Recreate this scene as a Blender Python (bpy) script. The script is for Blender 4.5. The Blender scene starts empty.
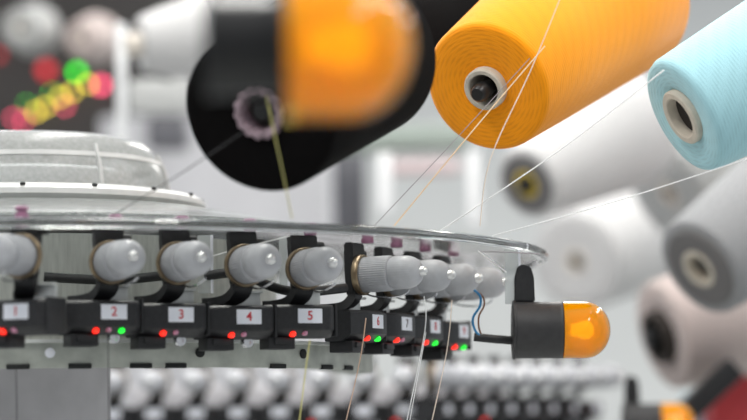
import bpy, bmesh, math, random
from mathutils import Vector, Matrix
random.seed(7)
S = bpy.context.scene
COL = S.collection
PI = math.pi
R = math.radians

# ------------------------------------------------------------------ camera
F = 2353.0                       # focal length in pixels of the 747 wide frame
EYE = Vector((0, 0, 1.5))
pit, rol = math.atan(215/F), R(-.9)
f_ = Vector((0, math.cos(pit), math.sin(pit)))
u0 = Vector((0, -math.sin(pit), math.cos(pit)))
r0 = Vector((1, 0, 0))
rt = r0*math.cos(rol) + u0*math.sin(rol)
up = u0*math.cos(rol) - r0*math.sin(rol)
def P(px, py, d):
    """a measured place: photo position and distance -> metres"""
    return EYE + rt*((px-373.5)/F*d) + up*((210-py)/F*d) + f_*d
def W(x, y, z):
    return (rt*x + up*y + f_*z).normalized()
cd = bpy.data.cameras.new('camera'); cam = bpy.data.objects.new('camera', cd); COL.objects.link(cam)
m = Matrix((rt, up, -f_)).transposed().to_4x4(); m.translation = EYE
cam.matrix_world = m
cd.sensor_width = 36; cd.lens = F*36/747
cd.clip_start = .05; cd.clip_end = 60
cd.dof.use_dof = True; cd.dof.focus_distance = 2.03
cd.dof.aperture_fstop = (cd.lens/1000)/.035
S.camera = cam

# ------------------------------------------------------------------ materials
def lin(c):
    return tuple((v/12.92 if v <= .04045 else ((v+.055)/1.055)**2.4) for v in (x/255 for x in c)) + (1,)
def setin(n, **k):
    for a, v in k.items():
        a = a.replace('_', ' ')
        if a in n.inputs: n.inputs[a].default_value = v
def base(name):
    mt = bpy.data.materials.new(name); mt.use_nodes = True
    nt = mt.node_tree; b = nt.nodes['Principled BSDF']
    return mt, nt, b
def mat(name, c, rough=.5, metal=0, spec=.5, noise=0, nscale=60, bump=0, trans=0, alpha=1, ior=1.45, stretch=None, coat=0):
    mt, nt, b = base(name)
    col = lin(c)
    setin(b, Base_Color=col, Roughness=rough, Metallic=metal, IOR=ior, Transmission_Weight=trans, Alpha=alpha, Specular_IOR_Level=spec, Coat_Weight=coat)
    if noise or bump:
        tc = nt.nodes.new('ShaderNodeTexCoord'); mp = nt.nodes.new('ShaderNodeMapping')
        if stretch: mp.inputs['Scale'].default_value = stretch
        nt.links.new(tc.outputs['Object'], mp.inputs['Vector'])
        nz = nt.nodes.new('ShaderNodeTexNoise'); nz.inputs['Scale'].default_value = nscale; nz.inputs['Detail'].default_value = 5
        nt.links.new(mp.outputs['Vector'], nz.inputs['Vector'])
        if noise:
            rp = nt.nodes.new('ShaderNodeValToRGB')
            rp.color_ramp.elements[0].position = .3; rp.color_ramp.elements[1].position = .7
            rp.color_ramp.elements[0].color = tuple(max(0, v*(1-noise)) for v in col[:3]) + (1,)
            rp.color_ramp.elements[1].color = tuple(min(1, v*(1+noise)) for v in col[:3]) + (1,)
            nt.links.new(nz.outputs['Fac'], rp.inputs['Fac']); nt.links.new(rp.outputs['Color'], b.inputs['Base Color'])
        if bump:
            bp = nt.nodes.new('ShaderNodeBump'); bp.inputs['Strength'].default_value = bump; bp.inputs['Distance'].default_value = .001
            nt.links.new(nz.outputs['Fac'], bp.inputs['Height']); nt.links.new(bp.outputs['Normal'], b.inputs['Normal'])
    return mt
def emit(name, c, s, body=(60, 10, 10)):
    mt, nt, b = base(name)
    setin(b, Base_Color=lin(body), Roughness=.3, Emission_Color=lin(c), Emission_Strength=s)
    return mt
def clear(name, tint, haze=0, hazecol=(200, 205, 205), rough=.08, gl=.12, dust=0):
    """thin clear plastic: lets light straight through, with reflections, haze and dust"""
    mt, nt, b = base(name); nt.nodes.remove(b)
    out = nt.nodes['Material Output']
    tr = nt.nodes.new('ShaderNodeBsdfTransparent'); tr.inputs['Color'].default_value = lin(tint)
    g = nt.nodes.new('ShaderNodeBsdfGlossy'); g.inputs['Roughness'].default_value = rough; g.inputs['Color'].default_value = (1, 1, 1, 1)
    df = nt.nodes.new('ShaderNodeBsdfDiffuse'); df.inputs['Color'].default_value = lin(hazecol)
    tl = nt.nodes.new('ShaderNodeBsdfTranslucent'); tl.inputs['Color'].default_value = lin(hazecol)
    hz = nt.nodes.new('ShaderNodeMixShader'); hz.inputs[0].default_value = .5
    nt.links.new(df.outputs[0], hz.inputs[1]); nt.links.new(tl.outputs[0], hz.inputs[2])
    m1 = nt.nodes.new('ShaderNodeMixShader'); m1.inputs[0].default_value = haze
    nt.links.new(tr.outputs[0], m1.inputs[1]); nt.links.new(hz.outputs[0], m1.inputs[2])
    if dust:
        tc = nt.nodes.new('ShaderNodeTexCoord'); nz = nt.nodes.new('ShaderNodeTexNoise')
        nz.inputs['Scale'].default_value = 260; nz.inputs['Detail'].default_value = 6
        nt.links.new(tc.outputs['Object'], nz.inputs['Vector'])
        mr = nt.nodes.new('ShaderNodeMapRange'); mr.inputs[1].default_value = .35; mr.inputs[2].default_value = .75
        mr.inputs[3].default_value = max(0, haze-dust); mr.inputs[4].default_value = min(1, haze+dust)
        nt.links.new(nz.outputs['Fac'], mr.inputs[0]); nt.links.new(mr.outputs[0], m1.inputs[0])
    lw = nt.nodes.new('ShaderNodeLayerWeight'); lw.inputs['Blend'].default_value = gl
    m2 = nt.nodes.new('ShaderNodeMixShader')
    nt.links.new(lw.outputs['Fresnel'], m2.inputs[0]); nt.links.new(m1.outputs[0], m2.inputs[1]); nt.links.new(g.outputs[0], m2.inputs[2])
    nt.links.new(m2.outputs[0], out.inputs['Surface'])
    return mt
def yarn(name, c, var=.12, n=7, pitch=.0030, bump=.3, rough=.85):
    """wound yarn: two crossing sets of helical strands"""
    mt, nt, b = base(name); col = lin(c)
    L = nt.links.new
    def math_(op, a, bb=None):
        q = nt.nodes.new('ShaderNodeMath'); q.operation = op
        for i, v in enumerate((a, bb)):
            if v is None: continue
            if isinstance(v, (int, float)): q.inputs[i].default_value = v
            else: L(v, q.inputs[i])
        return q.outputs[0]
    tc = nt.nodes.new('ShaderNodeTexCoord'); sp = nt.nodes.new('ShaderNodeSeparateXYZ'); L(tc.outputs['Object'], sp.inputs[0])
    x, y, z = sp.outputs
    ang = math_('ARCTAN2', y, x)
    rad = math_('SQRT', math_('ADD', math_('MULTIPLY', x, x), math_('MULTIPLY', y, y)))
    zr = math_('ADD', z, math_('MULTIPLY', rad, .9))
    nz = nt.nodes.new('ShaderNodeTexNoise'); nz.inputs['Scale'].default_value = 45; nz.inputs['Detail'].default_value = 4
    L(tc.outputs['Object'], nz.inputs['Vector'])
    wob = math_('MULTIPLY', nz.outputs['Fac'], 3.0)
    k = 2*PI/pitch
    s1 = math_('SINE', math_('ADD', math_('ADD', math_('MULTIPLY', zr, k), math_('MULTIPLY', ang, n)), wob))
    s2 = math_('SINE', math_('ADD', math_('SUBTRACT', math_('MULTIPLY', zr, k*.83), math_('MULTIPLY', ang, n+2)), wob))
    s3 = math_('SINE', math_('ADD', math_('MULTIPLY', zr, k*3.3), math_('MULTIPLY', ang, n*3)))
    h = math_('ADD', math_('ADD', math_('MAXIMUM', s1, s2), math_('MULTIPLY', s3, .35)), math_('MULTIPLY', nz.outputs['Fac'], .8))
    mr = nt.nodes.new('ShaderNodeMapRange'); mr.inputs[1].default_value = -.6; mr.inputs[2].default_value = 1.8
    L(h, mr.inputs[0])
    rp = nt.nodes.new('ShaderNodeValToRGB')
    rp.color_ramp.elements[0].color = tuple(v*(1-var) for v in col[:3]) + (1,)
    rp.color_ramp.elements[1].color = tuple(min(1, v*(1+var*.7)) for v in col[:3]) + (1,)
    L(mr.outputs[0], rp.inputs['Fac']); L(rp.outputs['Color'], b.inputs['Base Color'])
    bp = nt.nodes.new('ShaderNodeBump'); bp.inputs['Strength'].default_value = bump; bp.inputs['Distance'].default_value = .0012
    L(h, bp.inputs['Height']); L(bp.outputs['Normal'], b.inputs['Normal'])
    setin(b, Roughness=rough, Specular_IOR_Level=.15 if sum(c) > 200 else .05, Sheen_Weight=.2 if sum(c) > 200 else 0)
    return mt

M = dict(
    black=mat('black_plastic', (36, 36, 38), .42, noise=.25, nscale=300, bump=.05),
    blackm=mat('black_bracket', (30, 30, 32), .5, noise=.3, nscale=200),
    cap=mat('grey_cap', (167, 168, 173), .5, noise=.06, nscale=180),
    tip=mat('grey_tip', (178, 179, 184), .38, noise=.05, nscale=150),
    nub=mat('steel_nub', (225, 225, 225), .25, .6),
    ring=mat('brass_ring', (150, 132, 108), .3, .7, noise=.2, nscale=120),
    eyelet=mat('purple_eyelet', (140, 96, 122), .3),
    label=mat('white_label', (226, 228, 236), .6, noise=.02),
    numeral=mat('red_numeral', (190, 40, 52), .6),
    darknum=mat('dark_numeral', (75, 48, 62), .6),
    red=emit('red_led', (255, 40, 24), 1.7, (120, 10, 8)),
    green=emit('green_led', (30, 255, 60), 1.3, (10, 110, 25)),
    pink=mat('pink_lens', (200, 140, 165), .25),
    steel=mat('galvanised_steel', (206, 208, 206), .42, .4, noise=.22, nscale=40, bump=.12),
    drum=mat('brushed_drum', (196, 196, 192), .5, .25, noise=.14, nscale=260, stretch=(1, 1, .12)),
    band=mat('ring_steel', (172, 175, 168), .5, .45, noise=.18, nscale=55, bump=.12),
    slot=mat('slot_dark', (28, 30, 30), .7),
    chrome=mat('chrome', (210, 210, 212), .18, 1),
    rim=mat('acrylic_rim', (246, 249, 250), .04, trans=1, ior=1.49),
    plate=clear('acrylic_plate', (243, 244, 243), .20, (200, 202, 200), .1, .1, .12),
    post=clear('acrylic_post', (242, 244, 244), .5, (232, 235, 236), .1, .25),
    shell=clear('dome_shell', (226, 228, 228), .42, (205, 206, 204), .2, .14, .06),
    dpane=clear('dome_pane', (236, 238, 238), .34, (222, 224, 224), .15, .12, .08),
    flange=mat('dome_flange', (176, 177, 176), .4, noise=.06, nscale=90),
    frost=clear('frosted_cone', (232, 236, 236), .5, (190, 193, 192), .15, .14, .2),
    amber=None,
    lampbody=mat('lamp_body', (52, 51, 52), .48, noise=.15, nscale=150),
    blue=mat('blue_wire', (40, 120, 170), .4), brown=mat('brown_wire', (120, 75, 45), .4),
    core=mat('cardboard_core', (196, 188, 174), .8, noise=.1, nscale=90),
    corew=mat('pale_core', (214, 206, 196), .7, noise=.08, nscale=90),
    discg=mat('disc_grey', (100, 98, 98), .6),
    ycore=mat('yellow_core', (196, 170, 60), .6),
    hole=mat('core_inside', (46, 40, 36), .8),
    spindle=mat('black_spindle', (20, 20, 21), .35),
    wall=mat('hall_wall', (206, 208, 208), .8, noise=.04, nscale=2),
    floor=mat('hall_floor', (170, 172, 170), .5, noise=.1, nscale=3),
    white=mat('white_enamel', (232, 233, 234), .4, noise=.03),
    greyg=mat('green_grey_paint', (150, 160, 153), .5, noise=.05),
    grey=mat('grey_paint', (140, 142, 146), .5, noise=.08),
    lilac=mat('lilac_grey_paint', (176, 174, 178), .55, noise=.1, nscale=25),
    dark=mat('dark_cabinet_paint', (34, 30, 29), .55, noise=.2, nscale=8),
    dgrey=mat('dark_grey_paint', (92, 92, 98), .5, noise=.15, nscale=8),
    redm=mat('red_plastic', (186, 58, 62), .5), ltblue=mat('pale_blue_plastic', (170, 205, 220), .5),
    hous=mat('housing_paint', (176, 176, 180), .5, noise=.12, nscale=4),
    bluep=mat('dark_blue_plastic', (50, 70, 120), .5),
    pinkp=mat('pale_pink_paint', (216, 196, 197), .6),
)
def amber(name):
    mt, nt, b = base(name); nt.nodes.remove(b); N = nt.nodes.new; L = nt.links.new
    c = lin((255, 186, 0))
    tr = N('ShaderNodeBsdfTransparent'); tr.inputs[0].default_value = lin((255, 232, 110))
    df = N('ShaderNodeBsdfDiffuse'); df.inputs[0].default_value = c
    tl = N('ShaderNodeBsdfTranslucent'); tl.inputs[0].default_value = c
    g = N('ShaderNodeBsdfGlossy'); g.inputs['Roughness'].default_value = .05
    a = N('ShaderNodeMixShader'); a.inputs[0].default_value = .25; L(df.outputs[0], a.inputs[1]); L(tl.outputs[0], a.inputs[2])
    e = N('ShaderNodeMixShader'); e.inputs[0].default_value = .6; L(tr.outputs[0], e.inputs[1]); L(a.outputs[0], e.inputs[2])
    f = N('ShaderNodeFresnel'); f.inputs[0].default_value = 1.5
    h = N('ShaderNodeMixShader'); L(f.outputs[0], h.inputs[0]); L(e.outputs[0], h.inputs[1]); L(g.outputs[0], h.inputs[2])
    L(h.outputs[0], nt.nodes['Material Output'].inputs['Surface'])
    return mt
M['amber'] = amber('amber_lens')
M['added_bulb'] = emit('added_amber_bulb', (255, 205, 70), 2.6, (255, 200, 90))  # weak glow added inside the lamps to brighten their amber lenses
M['amberin'] = mat('amber_reflector', (255, 222, 150), .3)
Y = dict(
    orange=yarn('orange_yarn', (252, 152, 6), .125, bump=.2),
    blue=yarn('pale_blue_yarn', (164, 208, 217), .10, bump=.22),
    black=yarn('black_yarn', (13, 12, 12), .25, bump=.2),
    grey=yarn('grey_yarn', (140, 141, 143), .1),
    pgrey=yarn('pink_grey_yarn', (182, 168, 164), .08),
    white=yarn('white_yarn', (196, 195, 195), .06),
    lgrey=yarn('light_grey_yarn', (166, 167, 166), .07),
)

# ------------------------------------------------------------------ mesh helpers
def mesh(name, bm, m, smooth=True, ang=40):
    me = bpy.data.meshes.new(name)
    bmesh.ops.recalc_face_normals(bm, faces=bm.faces)
    if smooth:
        for fc in bm.faces: fc.smooth = True
        for e in bm.edges:
            if len(e.link_faces) == 2 and e.calc_face_angle(0) > R(ang): e.smooth = False
    bm.to_mesh(me); bm.free()
    me.materials.append(m)
    return me
def obj(name, me, parent=None, mw=None):
    o = bpy.data.objects.new(name, me); COL.objects.link(o)
    if parent is not None: o.parent = parent
    if mw is not None: o.matrix_local = mw
    return o
def empty(name, loc, label, cat, rz=0, group=None, quat=None):
    o = bpy.data.objects.new(name, None); COL.objects.link(o); o.empty_display_size = .02
    o.location = loc
    if quat is not None: o.rotation_mode = 'QUATERNION'; o.rotation_quaternion = quat
    else: o.rotation_euler = (0, 0, rz)
    return tag(o, label, cat, group)
def tag(o, label, cat, group=None):
    o['label'] = label; o['category'] = cat
    if group: o['group'] = group
    return o
def struct(o):
    o['kind'] = 'structure'; return o
def box(bm, lo, hi, bev=0):
    r = bmesh.ops.create_cube(bm, size=1)
    vs = r['verts']
    for v in vs: v.co = Vector([lo[i] + (v.co[i]+.5)*(hi[i]-lo[i]) for i in range(3)])
    if bev:
        es = list({e for v in vs for e in v.link_edges})
        bmesh.ops.bevel(bm, geom=es, offset=bev, segments=2, affect='EDGES', profile=.6)
def lathe(bm, prof, seg=48, closed=False, mw=None, mod=None):
    """profile of (radius, z) turned about Z"""
    rings = []
    for (r, z) in prof:
        if r < 1e-7: rings.append([bm.verts.new((0, 0, z))])
        else:
            rr = []
            for i in range(seg):
                a = 2*PI*i/seg
                q = r*(1 + (mod(a) if mod else 0))
                rr.append(bm.verts.new((q*math.cos(a), q*math.sin(a), z)))
            rings.append(rr)
    n = len(rings)
    for j in range(n if closed else n-1):
        A, B = rings[j], rings[(j+1) % n]
        for i in range(seg):
            k = (i+1) % seg
            if len(A) == 1 and len(B) == 1: break
            if len(A) == 1: bm.faces.new((A[0], B[i], B[k]))
            elif len(B) == 1: bm.faces.new((A[i], A[k], B[0]))
            else: bm.faces.new((A[i], A[k], B[k], B[i]))
    if mw is not None:
        for rr in rings:
            for v in rr: v.co = mw @ v.co
def arc(bm, prof, a0, a1, n=120):
    """closed profile of (radius, z) swept from angle a0 to a1 about Z, angle 0 facing -y"""
    prev = first = None
    for i in range(n+1):
        a = a0 + (a1-a0)*i/n
        q = [bm.verts.new((r*math.sin(a), -r*math.cos(a), z)) for r, z in prof]
        if prev:
            for k in range(len(q)): bm.faces.new((prev[k], prev[(k+1) % len(q)], q[(k+1) % len(q)], q[k]))
        else: first = q
        prev = q
    bm.faces.new(first[::-1]); bm.faces.new(prev)
def tube(bm, pts, rad, seg=8):
    pts = [Vector(p) for p in pts]
    prev = None; ringz = []
    for i, p in enumerate(pts):
        t = (pts[min(i+1, len(pts)-1)] - pts[max(i-1, 0)]).normalized()
        if prev is None:
            a = Vector((0, 0, 1)) if abs(t.z) < .9 else Vector((1, 0, 0))
            n = t.cross(a).normalized()
        else: n = (prev - t*prev.dot(t)).normalized()
        prev = n; b = t.cross(n)
        rr = rad[i] if isinstance(rad, (list, tuple)) else rad
        ringz.append([bm.verts.new(p + (n*math.cos(2*PI*k/seg) + b*math.sin(2*PI*k/seg))*rr) for k in range(seg)])
    for A, B in zip(ringz, ringz[1:]):
        for k in range(seg): bm.faces.new((A[k], A[(k+1) % seg], B[(k+1) % seg], B[k]))
    bm.faces.new(ringz[0][::-1]); bm.faces.new(ringz[-1])
def prism(bm, poly, y0, y1, bev=0):
    """an x-z outline given thickness along y"""
    a = [bm.verts.new((x, y0, z)) for x, z in poly]; b = [bm.verts.new((x, y1, z)) for x, z in poly]
    fs = [bm.faces.new(a), bm.faces.new(b[::-1])]
    n = len(poly)
    for i in range(n): fs.append(bm.faces.new((a[i], b[i], b[(i+1) % n], a[(i+1) % n])))
    if bev:
        bmesh.ops.bevel(bm, geom=list({e for q in fs for e in q.edges}), offset=bev, segments=2, affect='EDGES')
def spline(pts, n=6):
    pts = [Vector(p) for p in pts]; out = []
    for i in range(len(pts)-1):
        p0, p1, p2, p3 = pts[max(i-1, 0)], pts[i], pts[i+1], pts[min(i+2, len(pts)-1)]
        for k in range(n):
            t = k/n
            out.append(.5*((2*p1) + (p2-p0)*t + (2*p0-5*p1+4*p2-p3)*t*t + (3*p1-p0-3*p2+p3)*t**3))
    out.append(pts[-1]); return out
def text_mesh(name, s, size, m):
    cu = bpy.data.curves.new(name, 'FONT'); cu.body = s; cu.size = size; cu.align_x = 'CENTER'; cu.align_y = 'CENTER'
    cu.extrude = .00012; cu.offset = size*.012
    o = bpy.data.objects.new(name, cu); COL.objects.link(o)
    dg = bpy.context.evaluated_depsgraph_get()
    me = bpy.data.meshes.new_from_object(o.evaluated_get(dg))
    bpy.data.objects.remove(o); bpy.data.curves.remove(cu)
    me.materials.clear(); me.materials.append(m); me.name = name
    return me

# ------------------------------------------------------------------ lights and hall
w = bpy.data.worlds.new('World'); S.world = w; w.use_nodes = True
bgn = w.node_tree.nodes['Background']; bgn.inputs[0].default_value = lin((236, 241, 246)); 
wn = w.node_tree; wl = wn.links.new
wtc = wn.nodes.new('ShaderNodeTexCoord'); wsp = wn.nodes.new('ShaderNodeSeparateXYZ'); wl(wtc.outputs['Generated'], wsp.inputs[0])
wa = wn.nodes.new('ShaderNodeMath'); wa.operation = 'MULTIPLY_ADD'; wl(wsp.outputs[1], wa.inputs[0]); wa.inputs[1].default_value = .20; wa.inputs[2].default_value = .60
wb = wn.nodes.new('ShaderNodeMath'); wb.operation = 'MULTIPLY_ADD'; wl(wsp.outputs[2], wb.inputs[0]); wb.inputs[1].default_value = .20; wl(wa.outputs[0], wb.inputs[2])
wl(wb.outputs[0], bgn.inputs[1])
def area(name, loc, size, sy, e, rot=(0, 0, 0), c=(255, 252, 246)):
    l = bpy.data.lights.new(name, 'AREA'); l.shape = 'RECTANGLE'; l.size = size; l.size_y = sy; l.energy = e; l.color = lin(c)[:3]
    o = bpy.data.objects.new(name, l); COL.objects.link(o); o.location = loc; o.rotation_euler = rot
    return o
for i, (x, yy) in enumerate(((-1.1, .6), (1.1, .6), (-.2, 2.9), (2.0, 3.4), (-2.2, 4.8), (.6, 6.0), (2.4, 7.5), (-1.6, 8))):
    area('ceiling_tube_light', (x, yy, 3.6), .35, 2.2, 40)
bm = bmesh.new(); box(bm, (-6, -2, -.1), (6, 10, 0)); struct(obj('floor', mesh('floor', bm, M['floor'], False)))
bm = bmesh.new(); box(bm, (-6, 10, 0), (6, 10.2, 4.2)); struct(obj('wall_back', mesh('wall_back', bm, M['wall'], False)))

# ------------------------------------------------------------------ the knitting machine
C = P(28, 278, 2.258); C.z = 1.5
ZC = 1.5 + .1105              # height of the cover rim's frame
CX, CY = C.x, C.y

# clear cover with its rim
cov = empty('cover_plate', (CX, CY, ZC), 'large round clear acrylic cover plate with thick polished rim above the numbered sensors', 'cover')
bm = bmesh.new()
lathe(bm, [(.150, .0935), (.180, .0925), (.23, .0810), (.30, .0690), (.36, .0580), (.43, .0520), (.4885, .0475), (.4885, .0445), (.43, .0490), (.36, .0550), (.30, .0655), (.23, .0775), (.180, .0890), (.150, .0900)], 160, True)
obj('plate', mesh('plate', bm, M['plate']), cov)
bm = bmesh.new()
lathe(bm, [(.4880, .0425), (.4880, .0478), (.490, .0488), (.4960, .0490), (.4985, .0478), (.4995, .0455), (.4985, .0428), (.4960, .0415), (.490, .0417)], 200, True)
obj('rim', mesh('rim', bm, M['rim']), cov)
bm = bmesh.new()
lathe(bm, [(.176, .0938), (.183, .0948), (.31, .0700), (.31, .0680)], 120, True)
obj('raised_collar', mesh('raised_collar', bm, M['frost']), cov)

# dome hood on top
dm = empty('dome_hood', (CX, CY, 1.6310), 'grey translucent plastic dome hood with windows standing on the round cover plate', 'hood')
prof = [(.136, .088), (.1345, .100), (.1305, .116), (.124, .131), (.113, .141), (.096, .1455), (.05, .147), (0, .1475)]
bm = bmesh.new(); lathe(bm, prof, 96); obj('shell', mesh('shell', bm, M['shell']), dm)
bm = bmesh.new(); lathe(bm, [(.124, .080), (.140, .0775), (.158, .0762), (.168, .0758), (.1715, .080), (.1705, .085), (.164, .0892), (.150, .0915), (.135, .0920), (.134, .0918), (.130, .089), (.124, .084)], 96, True)
obj('flange', mesh('flange', bm, M['flange']), dm)
bm = bmesh.new(); lathe(bm, [(.1300, .1195), (.1285, .1235), (.1265, .1240), (.1260, .1225), (.1285, .1190)], 96, True)
obj('band', mesh('band', bm, M['flange']), dm)
for a in (38, -38, 90, -90, 142, 218):
    pts = []
    for (r, z) in prof[0:4]:
        r += .0006; pts.append((r*math.sin(R(a)), -r*math.cos(R(a)), z))
    bm = bmesh.new(); tube(bm, pts, .0022, 6); obj('rib', mesh('rib', bm, M['flange']), dm)
bm = bmesh.new(); lathe(bm, [(0, .082), (.100, .082), (.100, .112), (.092, .115), (0, .115)], 64)
obj('inner_block', mesh('inner_block', bm, M['white']), dm)
for i in range(16):
    a = 2*PI*i/16 + .12
    bm = bmesh.new(); lathe(bm, [(0, 0), (.0022, 0), (.0026, .0016), (.0018, .0026), (0, .0028)], 10)
    obj('screw', mesh('screw', bm, M['slot']), dm, Matrix.Translation((.1665*math.sin(a), -.1665*math.cos(a), .0873)))

# drum, band ring and column below
dr = empty('machine_drum', (CX, CY, 1.5732), 'brushed grey metal drum behind the row of numbered sensors', 'machine drum')
bm = bmesh.new(); lathe(bm, [(.0, .0), (.236, .0), (.238, .004), (.238, .096), (.232, .0965), (.0, .0965)], 120); obj('wall_shell', mesh('wall_shell', bm, M['drum']), dr)
bm = bmesh.new(); lathe(bm, [(.238, .028), (.2405, .028), (.2405, .032), (.238, .032)], 120, True); obj('seam_band', mesh('seam_band', bm, M['steel']), dr)
bd = empty('cam_ring', (CX, CY, 1.5505), 'curved steel ring band with holes and black slots under the numbered sensors', 'machine ring')
bm = bmesh.new(); arc(bm, [(.23, .0125), (.326, .0004), (.3292, .0), (.330, .0010), (.330, .021), (.328, .0225), (.23, .0225)], R(-110), R(110)); obj('ring_band', mesh('ring_band', bm, M['band']), bd)
bm = bmesh.new(); arc(bm, [(.3295, .0205), (.3345, .0208), (.3345, .0235), (.3295, .0238)], R(-110), R(110)); obj('lip', mesh('lip', bm, M['steel']), bd)
def ang_px(px, rad):
    lo, hi = -.6, 1.2
    for _ in range(40):
        a = (lo+hi)/2
        v = Vector((CX + rad*math.sin(a), CY - rad*math.cos(a), 1.555)) - EYE
        if v.dot(rt)/v.dot(f_)*F + 373.5 < px: lo = a
        else: hi = a
    return lo
for px in (-30, 18, 80, 141, 176, 278, 327, 352):
    a = ang_px(px, .3302)
    bm = bmesh.new(); box(bm, (-.0095, -.0012, -.0018), (.0095, .003, .0022), .0006)
    obj('slot', mesh('slot', bm, M['slot']), bd, Matrix.Rotation(a, 4, 'Z') @ Matrix.Translation((0, -.3302, .0012)))
for px, mm in ((50, 'label'), (200, 'slot'), (303, 'slot')):
    a = ang_px(px, .3302)
    bm = bmesh.new(); lathe(bm, [(0, -.001), (.0042, -.001), (.0042, .0012), (.0034, .0016), (0, .0016)], 20, mw=Matrix.Rotation(R(90), 4, 'X'))
    obj('hole', mesh('hole', bm, M[mm]), bd, Matrix.Rotation(a, 4, 'Z') @ Matrix.Translation((0, -.3302, .0125)))
cl = empty('machine_column', (CX, CY, 0), 'pale lilac grey machine column carrying the steel ring band', 'machine column')
bm = bmesh.new(); lathe(bm, [(0, .0), (.16, .0), (.16, .03), (.085, .06), (.078, .08), (.078, 1.573), (0, 1.573)], 64); obj('column_post', mesh('column_post', bm, M['lilac']), cl)

# clear posts between the knobs
for px, d, w_, lb in ((205, 2.0, .0062, 'clear acrylic strip standing between the tensioners above three and four'), (284, 2.03, .0042, 'thin clear acrylic strip standing just before the tensioner above five'), (512, 2.10, .0068, 'wide clear acrylic tab hanging beside the amber signal lamp bracket')):
    p = P(px, 262, d)
    t = empty('acrylic_strip', (p.x, p.y, 1.6175 if px > 400 else 1.6195), lb, 'plastic strip')
    z0 = -.006 if px < 400 else -.012
    bm = bmesh.new(); box(bm, (-w_, -.0015, z0), (w_, .0015, .0435), .0006); obj('strip', mesh('strip', bm, M['post'], False), t)
    bm = bmesh.new(); box(bm, (w_-.0014, -.0025, z0), (w_+.0008, .0025, .0435), .0005); obj('polished_edge', mesh('polished_edge', bm, M['label'], False), t)

# black hose behind the tensioners
for pts, lb in ((((44, 277, 1.98), (110, 280, 1.99), (160, 276, 1.99), (200, 270, 2.02)), 'black hose curving behind the tensioners above two and three'), (((206, 276, 2.0), (240, 273, 1.99), (270, 286, 1.99), (300, 292, 2.0), (345, 288, 2.04)), 'black hose curving behind the tensioners above four and five')):
    q = [P(*a) for a in pts]
    bm = bmesh.new(); tube(bm, spline([a - q[0] for a in q]), .0042, 10)
    o = obj('hose', mesh('hose', bm, M['blackm'])); o.location = q[0]; tag(o, lb, 'hose')

# --- the numbered sensor boxes
def sensor_meshes():
    d = {}
    bm = bmesh.new()
    # cross-section in y-z (front is -y): vertical face, lower slope carrying the lights
    sec = [(0, -.0095), (0, .0092), (.003, .0112), (.034, .0112), (.034, -.0160), (.0095, -.0160), (.0045, -.0135)]
    def ring(x, ins):
        return [bm.verts.new((x, y + ins*(y < .03), z)) for y, z in sec]
    rs = [ring(-.0365, .009), ring(-.0345, .0085), ring(-.0190, .0), ring(.0185, 0), ring(.0235, .0035)]
    for A, B in zip(rs, rs[1:]):
        for i in range(len(sec)): bm.faces.new((A[i], A[(i+1) % len(sec)], B[(i+1) % len(sec)], B[i]))
    bm.faces.new(rs[0][::-1]); bm.faces.new(rs[-1])
    bmesh.ops.bevel(bm, geom=bm.edges[:], offset=.0006, segments=2, affect='EDGES')
    d['housing'] = mesh('housing', bm, M['black'], True, 30)
    bm = bmesh.new(); box(bm, (-.0335, .0085, -.0255), (-.010, .031, -.0155), .001); box(bm, (-.029, .006, -.0215), (-.013, .02, -.0165), .0008)
    d['foot_block'] = mesh('foot_block', bm, M['blackm'])
    bm = bmesh.new(); box(bm, (.0240, .003, -.0150), (.0262, .032, .0125), .0005); d['end_flange'] = mesh('end_flange', bm, M['blackm'])
    bm = bmesh.new(); box(bm, (.000, .026, .0110), (.0205, .0285, .0235), .0008); box(bm, (.000, .020, .0225), (.0205, .0285, .0245), .0005); d['metal_tab'] = mesh('metal_tab', bm, M['steel'])
    bm = bmesh.new(); box(bm, (-.0108, -.0006, -.0058), (.0108, .0002, .0062)); d['number_label'] = mesh('number_label', bm, M['label'], False)
    rot = Matrix.Rotation(R(90), 4, 'X')
    def led(r, m):
        bm = bmesh.new(); lathe(bm, [(r*1.0, -.003), (r, .0004), (r*.8, r*.55), (r*.4, r*.85), (0, r*.95)], 16, mw=rot); return mesh('led', bm, m)
    d['red_light'] = led(.0026, M['red']); d['green_light'] = led(.0025, M['green']); d['pink_light'] = led(.0023, M['pink'])
    bm = bmesh.new(); lathe(bm, [(.0048, -.004), (.0048, .002), (.0042, .003), (.0024, .003), (.0024, .001), (0, .001)], 20, mw=rot); d['hex_screw'] = mesh('hex_screw', bm, M['chrome'])
    return d
SM = sensor_meshes()
NUM = {str(i): text_mesh('numeral', str(i), .0105, M['darknum' if i == 7 else 'numeral']) for i in range(1, 10)}
def sensor(loc, rz, num, lights, label, group=None, small=False):
    t = empty('yarn_sensor', loc, label, 'sensor', rz, group)
    T = Matrix.Translation
    obj('housing', SM['housing'], t); obj('foot_block', SM['foot_block'], t)
    pl = obj('number_label', SM['number_label'], t, T((0, 0, .0015)))
    if num: obj('numeral', NUM[num], pl, T((0, -.0007, .0002)) @ Matrix.Rotation(R(90), 4, 'X'))
    if small:
        if 'r' in lights: obj('red_light', SM['red_light'], t, T((-.014, .0035, -.0135)))
        return t
    obj('end_flange', SM['end_flange'], t); obj('metal_tab', SM['metal_tab'], t)
    if 'r' in lights: obj('red_light', SM['red_light'], t, T((-.0142, .0030, -.0130)))
    if 'p' in lights: obj('pink_light', SM['pink_light'], t, T((-.0035, .0026, -.0124)))
    if 'g' in lights: obj('green_light', SM['green_light'], t, T((.0075, .0030, -.0130)))
    if 's' in lights: obj('hex_screw', SM['hex_screw'], t, T((.006, .020, -.0185)))
    return t

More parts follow.
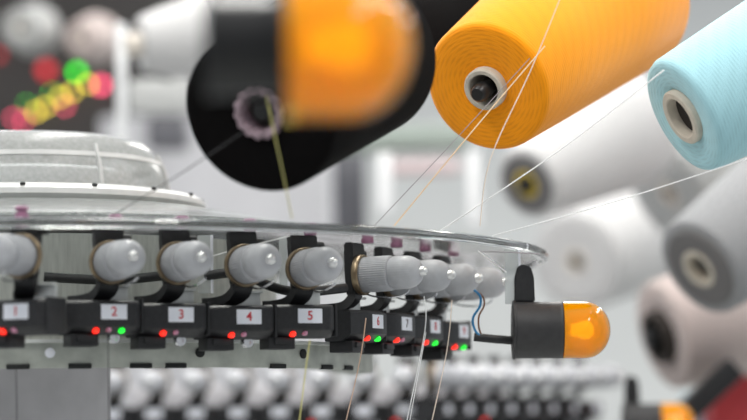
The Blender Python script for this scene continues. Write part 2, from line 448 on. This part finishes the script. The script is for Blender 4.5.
# --- the tensioners
def tens_meshes():
    d = {}
    ax = Vector((0, -math.cos(R(1)), math.sin(R(1))))
    q = ax.to_track_quat('Z', 'Y').to_matrix().to_4x4()
    O = Vector((0, .020, .043)); mw = Matrix.Translation(O) @ q
    bm = bmesh.new()
    lathe(bm, [(.0100, -.001), (.0172, -.001), (.0180, .0005), (.0180, .0040), (.0174, .0050), (.0165, .0050), (.0162, .003), (.0100, .003)], 48, True, mw); d['clamp_ring'] = mesh('clamp_ring', bm, M['ring'])
    bm = bmesh.new()
    lathe(bm, [(0, .002), (.0145, .002), (.0154, .004), (.0154, .029), (.0150, .0305), (.0139, .0312), (0, .0312)], 192, mw=mw, mod=lambda a: .020*math.cos(48*a)); d['ribbed_cap'] = mesh('ribbed_cap', bm, M['cap'], True, 70)
    bm = bmesh.new()
    pr = [(.0134, .0312), (.0134, .0319), (.0145, .0332), (.0145, .0440)]
    for k in range(1, 9):
        a = k/8*PI/2
        pr.append((.0042 + .0103*math.cos(a), .0440 + .0145*math.sin(a)))
    pr.append((0, .0585))
    lathe(bm, [(0, .031)] + pr, 120, mw=mw, mod=lambda a: .005*math.cos(40*a)); d['domed_tip'] = mesh('domed_tip', bm, M['tip'], True, 60)
    bm = bmesh.new()
    lathe(bm, [(.0042, .0570), (.0042, .0612), (.0035, .0632), (.0018, .0645), (0, .0648)], 20, mw=mw); d['steel_nub'] = mesh('steel_nub', bm, M['nub'])
    bm = bmesh.new()
    prism(bm, [(-.0128, .0715), (.0128, .0715), (.0122, .067), (.0106, .040), (.0098, .028), (.0078, .0245), (-.0078, .0245), (-.0098, .028), (-.0106, .040), (-.0118, .064)], .0215, .0300, .0012)
    d['bracket'] = mesh('bracket', bm, M['blackm'])
    bm = bmesh.new()
    # strap: a flat bar bent back and down from the foot of the bracket to the rail
    path = spline([(.000, .0255, .0275), (-.0015, .0275, .0215), (-.0065, .0335, .0160), (-.0130, .0430, .0140), (-.0215, .0540, .0136)], 5)
    prev = None
    for i, p in enumerate(path):
        tt = (path[min(i+1, len(path)-1)] - path[max(i-1, 0)]).normalized()
        wd = Vector((1, 0, 0)).lerp(Vector((.80, .50, 0)), i/(len(path)-1)).normalized()
        wd = (wd - tt*wd.dot(tt)).normalized(); nn = tt.cross(wd)
        hw = .0088 - .0022*i/(len(path)-1); hn = .0038
        q4 = [bm.verts.new(p + wd*a*hw + nn*b_*hn) for a, b_ in ((-1, -1), (1, -1), (1, 1), (-1, 1))]
        if prev:
            for k in range(4): bm.faces.new((prev[k], prev[(k+1) % 4], q4[(k+1) % 4], q4[k]))
        else: bm.faces.new(q4[::-1])
        prev = q4
    bm.faces.new(prev); d['strap'] = mesh('strap', bm, M['blackm'])
    bm = bmesh.new()
    lathe(bm, [(.0022, -.006), (.0050, -.006), (.0058, -.004), (.0052, -.0015), (.0040, -.0015), (.0040, .0015), (.0052, .0015), (.0058, .003), (.0046, .0044), (.0022, .0044)], 24, True); d['eyelet'] = mesh('eyelet', bm, M['eyelet'])
    bm = bmesh.new()
    tube(bm, spline([(.004, .017, .0265), (.004, .006, .0235), (.003, -.010, .0225), (.006, -.020, .0250), (.010, -.022, .0285)]), .0008, 6); d['wire_guide'] = mesh('wire_guide', bm, M['chrome'])
    bm = bmesh.new(); lathe(bm, [(0, -.008), (.0035, -.008), (.0035, 0), (0, 0)], 12, mw=Matrix.Translation((.0112, .0258, .063)) @ Matrix.Rotation(R(-90), 4, 'Y')); d['side_stud'] = mesh('side_stud', bm, M['blackm'])
    return d
TM = tens_meshes()
def tensioner(loc, rz, label, group=None, small=False):
    t = empty('yarn_tensioner', loc, label, 'tensioner', rz, group)
    for k in ('bracket', 'strap', 'clamp_ring', 'ribbed_cap', 'domed_tip', 'steel_nub'): obj(k, TM[k], t)
    if not small:
        obj('eyelet', TM['eyelet'], t, Matrix.Translation((.003, .014, .0770))); obj('wire_guide', TM['wire_guide'], t); obj('side_stud', TM['side_stud'], t)
    return t
APO = .385
units = []
tA, tB, t0 = R(24), R(65), R(-22)
def linepos(th, off):
    return (CX + APO*math.sin(th) + off*math.cos(th), CY - APO*math.cos(th) + off*math.sin(th), 1.591)
def on_line(px, th, py=318):
    """the place on the straight feeder rail of heading th that lies on photo column px"""
    lo, hi = -.3, .3
    for _ in range(50):
        mid = (lo+hi)/2
        v = Vector(linepos(th, mid)) - EYE
        x = v.dot(rt)/v.dot(f_)*F + 373.5
        if x < px: lo = mid
        else: hi = mid
    return linepos(th, lo)
ROW = [(1, 16, t0, 'rp'), (2, 114, tA, 'rpgs'), (3, 181, tA, 'rps'), (4, 249, tA, 'rps'), (5, 310, tA, 'rp'), (6, 377.5, tB, 'rg'), (7, 406.5, tB, 'rp'), (8, 435, tB, 'rg'), (9, 463.5, tB, 'rg')]
NW = ' one two three four five six seven eight nine'.split(' ')
for n, px, th, li in ROW:
    loc = on_line(px, th)
    dz = {1: -.001, 2: .001, 3: -.001, 4: -.0025, 5: -.0015, 6: -.0025, 7: -.0025, 8: -.003, 9: -.0055}[n]
    tz = {1: .001, 4: -.001, 5: -.003, 6: -.0025, 7: -.0025, 8: -.0025, 9: -.0025}.get(n, 0)
    fw = .010 if n < 6 else .004
    units.append((n, Vector(loc), th))
    lt = 'red and green lights' if 'g' in li else 'a red light'
    sensor((loc[0], loc[1], loc[2]+dz), th, str(n), li, f'black sensor box with a white label numbered {NW[n]} and {lt}', 'numbered sensor boxes')
    tensioner((loc[0]+fw*math.sin(th), loc[1]-fw*math.cos(th), loc[2]+tz), th, f'grey ribbed yarn tensioner knob above the box numbered {NW[n]}', 'tensioner knobs above the sensor boxes')

# --- signal lamps
def lamp(loc, s, label, group=None, bracket=True, br=1, bl=1):
    """axis along +x, lens at the right; loc = centre of the joint between body and lens"""
    q = (rt).to_track_quat('X', 'Z')
    t = empty('signal_lamp', loc, label, 'signal lamp', group=group, quat=q)
    RX = Matrix.Rotation(R(90), 4, 'Y')
    Rr = .0252
    def L(prof, seg=64, closed=False):
        bm = bmesh.new(); lathe(bm, [(r*s, z*s) for r, z in prof], seg, closed, mw=RX); return bm
    obj('body', mesh('body', L([(0, -.0445*bl), (.0255*br, -.0445*bl), (.0262*br, -.0440*bl), (.0262*br, -.0425*bl), (.0252*br, -.0420*bl), (.0250*br, -.004), (.0250, -.004), (.0250, -.001), (.0243, 0), (0, 0)]), M['lampbody' if br == 1 else 'spindle']), t)
    pr = [(Rr, .0002), (Rr, .0200)]
    for k in range(1, 13):
        a = k/12*PI/2
        pr.append((Rr*math.cos(a) if k < 12 else 0, .0200 + .0225*math.sin(a)))
    inn = [(max(0, r-.0018), z-.0016*(z > .01)) for r, z in pr][::-1]
    ln = obj('lens', mesh('lens', L(pr + inn, 72), M['amber']), t)
    obj('reflector', mesh('reflector', L([(0, .0005), (.022, .0005), (.0185, .004), (.012, .0065), (0, .0070)]), M['amberin']), ln)
    obj('added_bulb', mesh('added_bulb', L([(0, .007), (.0055, .007), (.0060, .013), (.0085, .018), (.0080, .024), (.004, .0275), (0, .028)]), M['added_bulb']), ln)
    if bracket:
        bm = bmesh.new(); prism(bm, [(-.0425*s, .0250*s), (-.0425*s, .046*s), (-.0400*s, .0560*s), (-.0350*s, .0585*s), (-.0280*s, .0555*s), (-.0255*s, .047*s), (-.0245*s, .0250*s)], -.006*s, .006*s, .001*s)
        obj('mount_bracket', mesh('mount_bracket', bm, M['blackm']), t)
    return t
jl = P(562.5, 330, 2.09)
lp = lamp(jl, 1.0, 'black and amber signal lamp hanging under the edge of the clear cover plate', 'amber signal lamps')
def lpt(px, py, d=2.09):
    return lp.matrix_basis.inverted() @ P(px, py, d)
bpy.context.view_layer.update()
bm = bmesh.new(); tube(bm, [lpt(513, 340.5), lpt(494, 339), lpt(474, 337)], .0038, 12); obj('cable', mesh('cable', bm, M['blackm']), lp)
for pts, mk in ((((482, 338), (475, 330), (473, 318), (480, 306), (480, 296), (474, 290)), 'blue'), (((483, 338), (479, 328), (479, 316), (484, 306), (483, 297), (476, 291)), 'brown')):
    bm = bmesh.new(); tube(bm, spline([lpt(x, y, 2.088 if mk == 'blue' else 2.094) for x, y in pts]), .0011 if mk == 'blue' else .0008, 8)
    o = obj('wire', mesh('wire', bm, M[mk]), lp); o['label'] = mk + ' wire'
lamp(P(289, 46, 1.19), 1.47, 'large blurred amber signal lamp before the black yarn cone', 'amber signal lamps', False, .70, .63)
lamp(P(660, 424, 2.85), 1.0, 'small blurred amber signal lamp below the pinkish grey yarn cone', 'amber signal lamps')

# --- yarn cones
def cone(px, py, d, axis, r1, r2, L, ykey, label, core='core', core_r=.021, out=.006, spin=True, group='yarn cones', ringy=False, seg=96, spx=.012, hub=0, plug=.014):
    dirw = W(*axis)
    t = empty('yarn_cone', P(px, py, d), label, 'yarn cone', quat=dirw.to_track_quat('Z', 'Y'), group=group)
    e = .006
    bm = bmesh.new()
    lathe(bm, [(core_r, .003), (r1*.55, .0012), (r1-e, .0), (r1-e*.35, e*.25), (r1, e), (r1+(r2-r1)*.33, L*.33), (r1+(r2-r1)*.66, L*.66), (r2, L-e), (r2-e*.4, L-e*.2), (r2-e, L), (core_r*1.3, L)], seg, True)
    obj('winding', mesh('winding', bm, Y[ykey], True, 60), t)
    bm = bmesh.new()
    md = (lambda a: .05*math.cos(14*a)) if ringy else None
    ci = core_r*.72
    lathe(bm, [(core_r, .05), (core_r, -out+.0015), (core_r-.0015, -out), (ci+.001, -out), (ci, -out+.001), (ci, .05)], 84 if ringy else 48, mod=md)
    obj('core_tube', mesh('core_tube', bm, M[core]), t)
    if spin:
        bm = bmesh.new()
        sr = core_r*.42
        lathe(bm, [(0, -out-spx), (sr*.7, -out-spx), (sr, -out-spx+.003), (sr, .02), (sr*.6, .03), (sr*.6, L+.10), (0, L+.10)], 24)
        bm2 = mesh('spindle', bm, M['spindle']); obj('spindle', bm2, t)
    if hub:  # radius of the dark grey disc on the end face
        bm = bmesh.new(); lathe(bm, [(core_r, .002), (core_r, -.003), (hub-.003, -.003), (hub, .0), (hub, .003)], 48, True); obj('hub', mesh('hub', bm, M['discg']), t)  # dark grey disc laid over the cone's small end face
    bm = bmesh.new(); lathe(bm, [(0, plug), (ci, plug), (ci, plug+.004), (0, plug+.004)], 32); obj('core_plug', mesh('core_plug', bm, M['hole']), t)
    return t
M['beads'] = mat('beaded_core', (150, 130, 138), .6, noise=.5, nscale=150, bump=.4)
cone(258, 114, 1.76, (.38, .31, .87), .0625, .072, .19, 'black', 'black yarn cone with a pale beaded core ring above the dome hood', 'beads', .0195, .002, True, ringy=True, spx=-.006)
cone(384, 52, 2.35, (.40, .32, .86), .052, .066, .20, 'black', 'second black yarn cone half hidden between the front black cone and orange cone', 'core', group='yarn cones')
cone(486, 88, 2.05, (.47, .37, .80), .0590, .083, .28, 'orange', 'bright orange yarn cone on a black spindle', 'core', .0190, .006, True, spx=.012, plug=.03)
cone(682, 117, 1.98, (.84, .45, .30), .0525, .070, .20, 'blue', 'pale blue yarn cone beside the orange yarn cone', 'core', .0245, .003, True, spx=-.01, plug=.007)
cone(700, 268, 2.75, (.72, .46, .52), .062, .086, .25, 'grey', 'blurred mid grey yarn cone under the pale blue cone', 'core', .024, .004, True, spx=-.01, hub=.050)
cone(662, 336, 3.15, (.90, .24, .32), .074, .096, .26, 'pgrey', 'blurred pinkish grey yarn cone under the mid grey cone', 'hole', .036, .012, True)
cone(668, 195, 3.5, (.75, .45, .45), .085, .115, .26, 'lgrey', 'big pale grey yarn cone behind the mid grey cone', 'corew', .02, .0, False)
cone(527, 184, 3.2, (.62, .36, .70), .052, .095, .24, 'white', 'white yarn cone with a yellowish core in a dark end face below the orange cone', 'ycore', .020, .004, True, hub=.042)
cone(575, 262, 3.9, (.55, .2, .8), .085, .10, .26, 'white', 'big white blurred yarn cone behind the amber signal lamp', 'corew', .02, .0, False)

# --- yarn strands
def strand(pts, c, label, rad=.00055, sag=0):
    q = [P(*a) for a in pts]
    bm = bmesh.new(); tube(bm, spline([a-q[0] for a in q], 5), rad, 6)
    key = 'strand_' + c
    if key not in M: M[key] = mat(key, STR[c], .7)
    o = obj('yarn_strand', mesh('yarn_strand', bm, M[key])); o.location = q[0]
    tag(o, label, 'yarn strand', 'running yarn strands')
STR = dict(olive=(196, 190, 120), dark=(60, 58, 60), grey=(150, 142, 146), peach=(240, 208, 168), white=(244, 244, 244), pinkw=(240, 222, 205), rust=(204, 172, 150))
strand([(266, 97, 1.735), (279, 155, 1.74), (292, 218, 1.80)], 'olive', 'yellow green yarn strand falling from the black cone core to the cover plate')
strand([(243, 132, 1.74), (180, 174, 1.78), (112, 216, 1.86)], 'dark', 'dark yarn strand running from the black cone down toward the dome hood', .0004)
strand([(530, 58, 2.0), (455, 140, 2.0), (374, 226, 2.0)], 'grey', 'thin grey yarn strand crossing the orange cone face to the cover plate', .00035)
strand([(545, 46, 2.0), (470, 134, 2.0), (394, 226, 2.0)], 'peach', 'peach orange yarn strand leaving the orange cone toward the cover plate', .0006)
strand([(562, -6, 1.95), (530, 72, 1.97), (490, 160, 1.97), (480, 226, 1.98)], 'pinkw', 'pale pink yarn strand hanging in front of the orange cone', .00045)
strand([(664, 70, 1.93), (560, 150, 1.97), (440, 231, 2.0)], 'white', 'white yarn strand from the pale blue cone rim to the cover plate', .00055)
strand([(752, 157, 1.95), (620, 200, 1.98), (492, 236, 2.03)], 'white', 'white yarn strand stretched beneath the pale blue cone to the cover plate', .0005)
strand([(206, 258, 1.97), (245, 247, 1.96), (290, 236, 1.95)], 'white', 'short white yarn strand behind the tensioner above four', .0005)
strand([(478, 251, 2.06), (492, 261, 2.06), (506, 272, 2.07)], 'white', 'short white yarn strand slanting to the clear acrylic tab', .0006)
strand([(478, 252, 2.06), (502, 252, 2.06), (540, 254, 2.06)], 'grey', 'short grey yarn strand running level under the cover plate rim', .0005)
strand([(310, 340, 1.90), (305, 375, 1.90), (299, 425, 1.90)], 'olive', 'pale olive yarn strand falling below the box numbered five', .0006)
strand([(366, 318, 2.02), (360, 360, 2.02), (345, 425, 2.02)], 'rust', 'rust brown yarn strand falling below the box numbered six', .0006)
strand([(424, 296, 2.06), (425, 330, 2.06), (406, 425, 2.06)], 'white', 'outer white yarn strand falling below the box numbered eight', .0005)
strand([(426, 332, 2.05), (420, 365, 2.05), (409, 425, 2.05)], 'white', 'inner white yarn strand falling below the box numbered eight', .0004)
strand([(452, 300, 2.08), (447, 350, 2.08), (431, 425, 2.08)], 'pinkw', 'pale yarn strand falling below the box numbered nine', .0005)
strand([(108, 330, 1.86), (108.5, 375, 1.86), (109, 425, 1.86)], 'dark', 'dark yarn strand hanging straight down below the box numbered two', .0004)
strand([(16, 368, 1.86), (16.5, 395, 1.86), (17, 425, 1.86)], 'dark', 'dark yarn strand hanging straight down below the box numbered one', .0004)

# ------------------------------------------------------------------ second knitting machine, out of focus, below
bc = P(360, 403, 3.10)
zb = bc.z
ORD = ['first', 'second', 'third', 'fourth', 'fifth', 'sixth', 'seventh', 'eighth', 'ninth', 'tenth', 'eleventh', 'twelfth', 'thirteenth', 'fourteenth', 'fifteenth', 'sixteenth']
k = 0
spots = [(112+i*42, R(-6), 3.05) for i in range(8)] + [(450+i*21, R(62), 3.02+.03*i) for i in range(8)]
for px, th, d in spots:
    p = P(px, 414, d)
    p.z = zb - .012
    side = 'front' if k < 8 else 'turned'
    nm = ORD[k if k < 8 else k-8]
    sensor(p, th, None, 'r' if k in (5, 7, 10) else '', f'blurred black sensor box on the second machine, {nm} of its {side} row', 'sensor boxes of the second machine', True)
    tensioner(p, th, f'blurred pale tensioner knob on the second machine, {nm} of its {side} row', 'tensioner knobs of the second machine', True)
    k += 1
t = empty('second_machine', (bc.x, bc.y+.30, 0), 'blurred second knitting machine body behind the lower sensor row', 'machine')
bm = bmesh.new(); box(bm, (-.34, -.20, zb-.045), (.30, .30, zb-.028), .006); obj('rail', mesh('rail', bm, M['grey'], False), t)
bm = bmesh.new(); box(bm, (-.32, -.17, zb-.02), (.20, .30, zb+.028), .01); obj('drum_block', mesh('drum_block', bm, M['lilac'], False), t)
bm = bmesh.new(); box(bm, (-.30, -.16, 0), (.28, .26, zb-.045), .01); obj('cabinet_body', mesh('cabinet_body', bm, M['grey'], False), t)

# ------------------------------------------------------------------ blurred hall behind
def block(name, px0, px1, py0, py1, d, th, m, label, cat, bev=.01, floor=False, tilt=0):
    a = P(px0, py1, d); b = P(px1, py0, d)
    c = (a+b)/2
    if floor: c.z = (max(a.z, b.z))/2
    hw, hh = abs((b-a).dot(rt))/2, abs((b-a).dot(up))/2
    if floor: hh = c.z
    bm = bmesh.new(); box(bm, (-hw, 0, -hh), (hw, th, hh), min(bev, hw*.4, hh*.4, th*.4))
    o = obj(name, mesh(name, bm, M[m])); o.location = c; o.rotation_euler = (0, tilt, 0)
    return tag(o, label, cat)
block('control_cabinet', -40, 205, -60, 112, 5.6, .5, 'dark', 'dark brown control cabinet behind the coloured indicator lights', 'cabinet', floor=True)
block('machine_housing', 100, 330, 112, 260, 5.0, .4, 'hous', 'pale grey machine housing behind the dome hood', 'machine housing', floor=True)
block('creel_beam', 300, 470, 124, 148, 4.2, .1, 'greyg', 'grey green creel beam below the black yarn cone', 'beam')
block('creel_post', 333, 366, 148, 235, 4.4, .08, 'dgrey', 'grey creel post under the grey green beam', 'post')
block('creel_tube', 378, 392, 152, 212, 3.6, .04, 'white', 'white upright creel tube under the grey green beam', 'tube')
block('yarn_tray', 380, 460, 160, 170, 4.2, .1, 'pinkp', 'pale pink tray edge under the grey green beam', 'tray')
block('creel_tube', 468, 480, 150, 225, 3.7, .04, 'white', 'white upright creel tube below the orange cone', 'tube')
block('guide_rail', 590, 650, 256, 272, 4.2, .08, 'dgrey', 'bluish grey guide rail behind the amber signal lamp', 'rail')
block('guide_rail', 560, 660, 232, 240, 4.4, .08, 'pinkp', 'pale pink guide rail above the bluish grey rail', 'rail')
block('cone_bracket', 694, 718, 352, 440, 3.05, .04, 'blackm', 'black slanting bracket beneath the pinkish grey cone', 'bracket', tilt=R(48))
block('plastic_bin', 712, 760, 375, 440, 3.2, .1, 'redm', 'red plastic bin below the pinkish grey cone', 'bin')
block('plastic_bin', 690, 716, 392, 440, 3.3, .1, 'ltblue', 'pale blue plastic bin beside the red bin', 'bin')
# led clusters on the cabinet
LED = [(46, 70, 'red', 5.57, 0.0154), (77, 72, 'green', 5.57, 0.0084), (101, 85, 'pinkled', 5.57, 0.0098), (88, 84, 'yellow', 5.57, 0.0056), (72, 92, 'yellow', 5.57, 0.0056), (60, 97, 'yellow', 5.57, 0.0056), (52, 93, 'green', 5.57, 0.0035), (46, 107, 'yellow', 5.57, 0.0056), (36, 112, 'yellow', 5.57, 0.0056), (27, 104, 'green', 5.57, 0.0035), (24, 120, 'pinkled', 5.57, 0.0056), (14, 118, 'pinkled', 5.57, 0.0056), (65, 106, 'pinkled', 5.57, 0.0056), (-2, 55, 'red', 5.57, 0.0084)]
M['led_red'] = emit('far_red_led', (200, 30, 45), 2.2); M['led_green'] = emit('far_green_led', (20, 245, 30), 6); M['led_pinkled'] = emit('far_pink_led', (255, 80, 120), 6); M['led_yellow'] = emit('far_yellow_led', (255, 225, 70), 7)
for i, (x, y, c, d, r_) in enumerate(LED):
    bm = bmesh.new(); bmesh.ops.create_uvsphere(bm, u_segments=14, v_segments=8, radius=r_)
    o = obj('indicator_light', mesh('indicator_light', bm, M['led_'+c])); o.location = P(x, y, d)
    tag(o, f'{dict(red="dull red", green="green", pinkled="pink", yellow="yellow")[c]} blurred indicator light, {ORD[i]} counting down the glowing chain', 'indicator light', 'indicator lights on the dark cabinet')
cone(20, 28, 4.4, (.05, .05, 1), .036, .05, .15, 'lgrey', 'blurred pale grey yarn cone seen end-on beside the coloured lights', 'corew', .012, 0, False)
cone(80, 38, 4.4, (.1, .05, 1), .030, .05, .15, 'pgrey', 'blurred pale pinkish cone seen end-on above the coloured lights', 'corew', .012, 0, False)
cone(140, 44, 3.3, (.93, .10, .3), .040, .066, .10, 'white', 'blurred white yarn cone on a clear upright above the dome hood', 'corew', .016, .02, False)
block('creel_tube', 116, 126, 22, 150, 3.4, .02, 'white', 'white upright creel tube carrying the white cone', 'tube')
block('machine_plate', 128, 190, 78, 112, 3.6, .06, 'flange', 'white machine plate below the white yarn cone', 'plate')

block('shade_block', 136, 172, 68, 76, 3.45, .03, 'blackm', 'short dark block added for the shade under the blurred white cone', 'shadow', tilt=R(12))  # dark block added as the shade beneath the white cone
block('motor_box', 146, 186, 116, 146, 4.6, .1, 'dgrey', 'dark greyish motor box on the housing behind the dome hood', 'motor box')
# ------------------------------------------------------------------ look
S.view_settings.view_transform = 'Standard'; S.view_settings.look = 'None'; S.view_settings.gamma = 1; S.view_settings.use_curve_mapping = False
S.view_settings.exposure = .3
S.cycles.use_denoising = True
S.cycles.max_bounces = 10; S.cycles.transparent_max_bounces = 24
